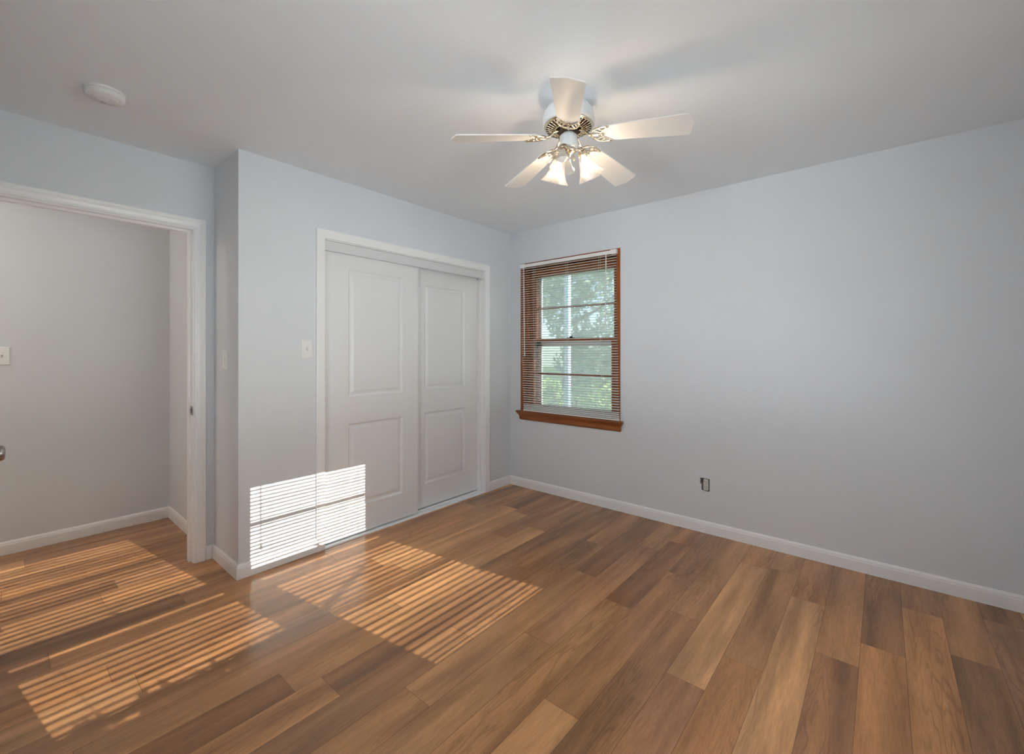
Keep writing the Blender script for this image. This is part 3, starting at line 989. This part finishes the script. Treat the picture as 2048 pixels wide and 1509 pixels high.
R_IN, R_OUT = 0.150, 0.522
ZB = rel(2.2775)
DROOP = math.radians(6.2)
def blade_half(t):   # half width along the blade 0..1
    w = 0.046 + (0.064 - 0.046) * t
    return w
def make_blade(az):
    M = Matrix.Rotation(az, 4, 'Z')
    pitch = Matrix.Translation((0, 0, ZB)) @ Matrix.Rotation(DROOP, 4, 'Y') @ Matrix.Rotation(math.radians(-12), 4, 'X')
    bm = bmesh.new()
    out = []
    n = 18
    L_ = R_OUT - R_IN
    up, dn = [], []
    for k in range(n + 1):
        t = k / n
        x = R_IN + L_ * t
        w = blade_half(t)
        if t < 0.05: w *= 0.80 + 0.20 * math.sqrt(max(0, 1 - ((0.05 - t) / 0.05) ** 2))
        up.append((x, w)); dn.append((x, -w))
    # rounded corners and a softly pointed tip
    tipw = up[-1][1]
    tip = []
    for k in range(1, 12):
        s = k / 12
        yy = tipw * (1 - 2 * s)
        tip.append((R_OUT + 0.016 * (1 - abs(yy / tipw) ** 0.9), yy))
    up = up[:-1] + [(R_OUT - 0.008, tipw * 0.995), (R_OUT - 0.001, tipw * 0.94)]
    dn = dn[:-1] + [(R_OUT - 0.008, -tipw * 0.995), (R_OUT - 0.001, -tipw * 0.94)]
    tip = [p for p in tip if abs(p[1]) < tipw * 0.9]
    outline = up + tip + dn[::-1]
    T_ = 0.0028
    A = [bm.verts.new(M @ pitch @ Vector((x, y, T_))) for x, y in outline]
    B = [bm.verts.new(M @ pitch @ Vector((x, y, -T_))) for x, y in outline]
    bm.faces.new(A); bm.faces.new(B[::-1])
    for i in range(len(outline)):
        j = (i + 1) % len(outline)
        bm.faces.new((A[i], B[i], B[j], A[j]))
    b = mesh_obj('blade', bm, M_BLADE, fan)
    # cast brass blade bracket: pierced fan shape under the blade, neck up to the flywheel
    bm = bmesh.new()
    P = lambda x, y, z=-0.0055: M @ pitch @ Vector((x, y, z))
    hub = M @ Vector((0.048, 0, rel(2.300)))
    neck = [hub, M @ Vector((0.072, 0, rel(2.290))), M @ Vector((0.092, 0, rel(2.268))), P(0.112, 0), P(0.148, 0)]
    sm = []
    for i in range(len(neck) - 1):
        for k in range(4): sm.append(neck[i].lerp(neck[i + 1], k / 4))
    sm.append(neck[-1])
    tube(bm, sm, 0.006, 8)
    for s in (-1, 1):
        tube(bm, [P(p[0] - 0.02, p[1]) for p in bez((0.130, 0, 0), (0.135, s * 0.035, 0), (0.160, s * 0.050, 0), (0.215, s * 0.046, 0), 12)], 0.0042, 6)
        tube(bm, [P(p[0] - 0.02, p[1]) for p in bez((0.165, 0, 0), (0.175, s * 0.010, 0), (0.180, s * 0.026, 0), (0.215, s * 0.046, 0), 10)], 0.0036, 6)
        tube(bm, [P(p[0] - 0.02, p[1]) for p in bez((0.146, s * 0.030, 0), (0.158, s * 0.024, 0), (0.165, s * 0.018, 0), (0.176, s * 0.014, 0), 6)], 0.003, 6)
        tube(bm, [P(p[0] - 0.02, p[1]) for p in bez((0.165, s * 0.043, 0), (0.172, s * 0.034, 0), (0.178, s * 0.030, 0), (0.190, s * 0.030, 0), 6)], 0.003, 6)
        lathe(bm, [(0.006, -0.003), (0.005, 0.0), (0.002, 0.002)], 10, M @ pitch @ Matrix.Translation((0.185, s * 0.040, -0.0055)) @ Matrix.Rotation(PI, 4, 'X'))
    tube(bm, [P(0.145, 0), P(0.168, 0)], 0.004, 6)
    lathe(bm, [(0.006, -0.003), (0.005, 0.0), (0.002, 0.002)], 10, M @ pitch @ Matrix.Translation((0.166, 0, -0.0055)) @ Matrix.Rotation(PI, 4, 'X'))
    br = mesh_obj('blade_bracket', bm, M_BRASS, fan, smooth=True)
    br['label'] = 'pierced brass blade bracket'
for k in range(5):
    make_blade(0.2563 - k * 2 * PI / 5)

# light kit: three arms, one pointing almost at the camera
view_az = math.atan2(-3.2726 - FY, 2.7995 - FX)       # azimuth from the fan towards the camera
for off, lit in ((20, False), (-100, True), (140, True)):
    az = view_az - math.radians(-off) * -1
    M = Matrix.Rotation(az, 4, 'Z')
    tilt = math.radians(23)
    socket = Vector((0.060, 0, rel(2.206)))
    ax = Vector((math.sin(tilt), 0, -math.cos(tilt)))
    bm = bmesh.new()
    tube(bm, [M @ Vector(p) for p in bez((0.020, 0, rel(2.206)), (0.036, 0, rel(2.222)), (0.054, 0, rel(2.226)), socket, 8)], 0.006, 8)
    F = M @ Matrix.Translation(socket) @ Matrix.Rotation(PI - tilt, 4, 'Y')
    lathe(bm, [(0.008, -0.006), (0.017, -0.002), (0.021, 0.004), (0.0225, 0.018), (0.021, 0.022)], 24, F)
    arm = mesh_obj('lamp_arm', bm, M_BRASS, fan, smooth=True)
    bm = bmesh.new()
    prof = [(0.0215, 0.008), (0.0250, 0.016), (0.0290, 0.030), (0.0330, 0.050), (0.0385, 0.072), (0.0460, 0.094), (0.0560, 0.112), (0.0600, 0.117)]
    amps = [0, 0, 0.01, 0.03, 0.06, 0.10, 0.14, 0.15]
    lathe(bm, prof, 64, F @ Matrix.Rotation(PI / 4, 4, 'Z'), cap0=False, cap1=False, lobes=4, lobe_amp=amps)
    sh = mesh_obj('glass_shade', bm, M_SHADE, fan, smooth=True)
    bm = bmesh.new()
    lathe(bm, [(0.010, 0.018), (0.012, 0.030), (0.020, 0.046), (0.024, 0.060), (0.021, 0.074), (0.012, 0.083), (0.003, 0.0865)], 24, F)
    mesh_obj('bulb', bm, M_BULB if lit else M_BULBOFF, fan, smooth=True)
    if lit:
        ld = bpy.data.lights.new('fan_bulb_light', 'POINT')
        ld.energy = BULB_W
        ld.color = (1.0, 0.80, 0.60)
        ld.shadow_soft_size = 0.028
        lo = bpy.data.objects.new('fan_bulb_light', ld)
        COL.objects.link(lo)
        lo.location = Vector((FX, FY, H)) + F @ Vector((0, 0, 0.098))
# pull chain
bm = bmesh.new()
cp = M @ Vector((0, 0, 0))
tube(bm, [(0.036, -0.018, rel(2.235)), (0.040, -0.020, rel(2.231)), (0.041, -0.021, rel(2.165))], 0.0012, 6)
lathe(bm, [(0.002, 0.012), (0.004, 0.004), (0.0045, -0.004), (0.002, -0.010)], 10, Matrix.Translation((0.041, -0.021, rel(2.157))))
mesh_obj('pull_chain', bm, M_BRASS, fan)

# ------------------------------------------------------------------ hall ceiling lamp (out of view, round the corner)
root = empty('hall_lamp', (-1.0, -4.45, H))
tag(root, 'round frosted ceiling lamp in the hall', 'ceiling lamp')
bm = bmesh.new(); lathe(bm, [(0.13, 0), (0.13, -0.02), (0.12, -0.025)], 32)
mesh_obj('lamp_base', bm, M_BRASS, root)
bm = bmesh.new(); lathe(bm, [(0.12, -0.02), (0.115, -0.05), (0.09, -0.08), (0.05, -0.10), (0.01, -0.105)], 32, cap0=False)
mesh_obj('lamp_dome', bm, M_HALLBULB, root, smooth=True)
ld = bpy.data.lights.new('hall_lamp_light', 'POINT')
ld.energy = HALL_W; ld.color = (1.0, 0.87, 0.72); ld.shadow_soft_size = 0.1
lo = bpy.data.objects.new('hall_lamp_light', ld); COL.objects.link(lo); lo.location = (-1.0, -4.45, 2.20)

# ------------------------------------------------------------------ garden outside the window
def leaf_mat(name, c1, c2):
    m = principled(name, c1, 0.5)
    b = m.node_tree.nodes['Principled BSDF']
    tc = N(m, 'ShaderNodeTexCoord')
    no = N(m, 'ShaderNodeTexNoise', Scale=3.0, Detail=3.0)
    L(m, tc.outputs['Object'], no.inputs['Vector'])
    cr = N(m, 'ShaderNodeValToRGB')
    cr.color_ramp.elements[0].position = 0.35; cr.color_ramp.elements[0].color = c2
    cr.color_ramp.elements[1].position = 0.65; cr.color_ramp.elements[1].color = c1
    L(m, no.outputs['Fac'], cr.inputs['Fac']); L(m, cr.outputs['Color'], b.inputs['Base Color'])
    b.inputs['Transmission Weight'].default_value = 0.0
    return m
M_LEAF = leaf_mat('tree_leaf', srgb(195, 208, 180), srgb(140, 160, 130))
M_HEDGE = leaf_mat('hedge_leaf', srgb(205, 225, 150), srgb(160, 190, 120))
M_BARK = bump_noise(principled('bark', (0.22, 0.17, 0.13), 0.9), 20, 0.6, 0.02)
M_BOUNCE_GROUND = paint('pale_bounce_ground', (0.50, 0.48, 0.45, 1), 0.9, 0.1, 3.0, 0.3)
M_LAWN = paint('lawn_grass', srgb(120, 150, 80), 0.9, 0.25, 3.0, 0.5)
M_POST = principled('pale_post_paint', (0.60, 0.69, 0.80), 0.6)

bm = bmesh.new(); box(bm, -30, 14, 0.2, 40, -0.55, -0.45)
tag(mesh_obj('lawn', bm, M_LAWN), 'lawn outside the window', None, None, 'structure')

bm = bmesh.new(); box(bm, 3.7, 16, -14, 0.2, -0.55, -0.45)  # unseen ground, added pale so sunlight bounces up to the ceiling
tag(mesh_obj('bounce_ground', bm, M_BOUNCE_GROUND), 'unseen pale ground added to bounce sunlight up through the twin window', None, None, 'structure')

def leaves(rng, blobs, count, size):
    vs, fs = [], []
    for k in range(count):
        cx, cy, cz, r, w = rng.choice(blobs)
        d = Vector((rng.gauss(0, 1), rng.gauss(0, 1), rng.gauss(0, 1))).normalized()
        rad = r * (0.55 + 0.5 * rng.random())
        c = Vector((cx, cy, cz)) + Vector((d.x * rad * w, d.y * rad, d.z * rad))
        n = Vector((rng.uniform(-1, 1), rng.uniform(-1, 1), rng.uniform(-.3, 1))).normalized()
        a = n.orthogonal().normalized(); b = n.cross(a)
        th = rng.uniform(0, PI)
        u = a * math.cos(th) + b * math.sin(th); v = n.cross(u)
        s = size * rng.uniform(0.7, 1.3)
        i = len(vs)
        vs += [c - u * s, c - v * s * 0.45, c + u * s, c + v * s * 0.45]
        fs.append((i, i + 1, i + 2, i + 3))
    return vs, fs
def foliage(name, rng, blobs, count, size, mat, parent=None):
    vs, fs = leaves(rng, blobs, count, size)
    me = bpy.data.meshes.new(name); me.from_pydata([tuple(v) for v in vs], [], fs)
    me.materials.append(mat)
    o = bpy.data.objects.new(name, me); COL.objects.link(o)
    if parent: o.parent = parent
    return o
def tree(loc, h, r, seed, label):
    rng = random.Random(seed)
    root = empty('tree', loc)
    tag(root, label, 'tree', 'trees beyond the window')
    bm = bmesh.new()
    tube(bm, [(0, 0, 0), (0.06, 0.02, h * 0.3), (0.0, -0.03, h * 0.55), (0.05, 0.05, h * 0.85)], 0.1, 10, radii=[0.17, 0.13, 0.10, 0.04])
    for k in range(6):
        a = rng.uniform(0, 2 * PI); z = h * rng.uniform(0.3, 0.7)
        tube(bm, [(0, 0, z), (r * 0.5 * math.cos(a), r * 0.5 * math.sin(a), z + 0.5), (r * 0.8 * math.cos(a), r * 0.8 * math.sin(a), z + 1.0)], 0.04, 6, radii=[0.06, 0.04, 0.015])
    mesh_obj('trunk', bm, M_BARK, root)
    blobs = []
    for k in range(16):
        a = rng.uniform(0, 2 * PI); q = rng.uniform(0.1, 0.85) * r
        blobs.append((q * math.cos(a), q * math.sin(a), h * rng.uniform(0.22, 0.95), r * rng.uniform(0.32, 0.5), 1.1))
    foliage('crown', rng, blobs, 9000, 0.085, M_LEAF, root)
tree((-4.6, 8.0, -0.45), 6.0, 1.9, 11, 'leafy tree filling the left half of the window view')
tree((-0.4, 8.6, -0.45), 6.5, 1.9, 12, 'leafy tree filling the right half of the window view')
tree((-4.6, 13.8, -0.45), 7.5, 3.2, 13, 'taller tree farther back beyond the other two')

root = empty('tree', (6.6, -3.6, -0.45))
tag(root, 'tree outside the twin window whose branches shade part of the floor', 'tree', 'trees beyond the window')
bm = bmesh.new()
tube(bm, [(0, 0, 0), (0.05, 0.02, 1.2), (-0.05, 0.1, 2.6), (0.1, 0.0, 4.2)], 0.1, 10, radii=[0.13, 0.11, 0.08, 0.03])
for (h0, ty, tz) in ((1.9, 1.75, 2.75), (2.2, 2.7, 3.1), (2.0, 1.2, 2.9), (2.9, 0.9, 3.6)):
    tube(bm, [(0, 0.05, h0), (0, ty * 0.5, (h0 + tz) / 2 + 0.1), (0, ty, tz)], 0.02, 6, radii=[0.035, 0.022, 0.008])
mesh_obj('trunk', bm, M_BARK, root)
rng = random.Random(77)
o = foliage('crown', rng, [(0, y_, z_, 0.15, 1.8) for y_ in (1.22, 1.40, 1.58, 1.76, 1.92, 2.08) for z_ in (2.64, 2.79)] * 3 + [ (0, 0.7, 3.7, 0.5, 1), (0, -0.4, 3.6, 0.6, 1), (0, 0.2, 3.0, 0.6, 1)], 5200, 0.05, M_LEAF, root)

root = empty('hedge', (-1.9, 4.2, -0.45))
tag(root, 'sunlit green hedge below the window view', 'hedge')
rng = random.Random(21)
blobs = [(-3.2 + k * 0.4, rng.uniform(-0.15, 0.15), rng.uniform(0.35, 0.85), rng.uniform(0.38, 0.5), 1.2) for k in range(17)]
foliage('hedge_leaves', rng, blobs, 9000, 0.045, M_HEDGE, root)
for k in range(8):
    bm = bmesh.new()
    x = -2.8 + k * 0.8
    tube(bm, [(x, 0, 0), (x + 0.05, 0.02, 0.4), (x - 0.1, 0, 0.9)], 0.02, 6)
    mesh_obj('stem', bm, M_BARK, root)

bm = bmesh.new(); bbox(bm, -0.045, 0.045, -0.045, 0.045, 0, 3.6, 0.006)
o = mesh_obj('garden_post', bm, M_POST); o.location = (-1.55, 3.4, -0.45)
tag(o, 'pale upright post outside the window', 'post')
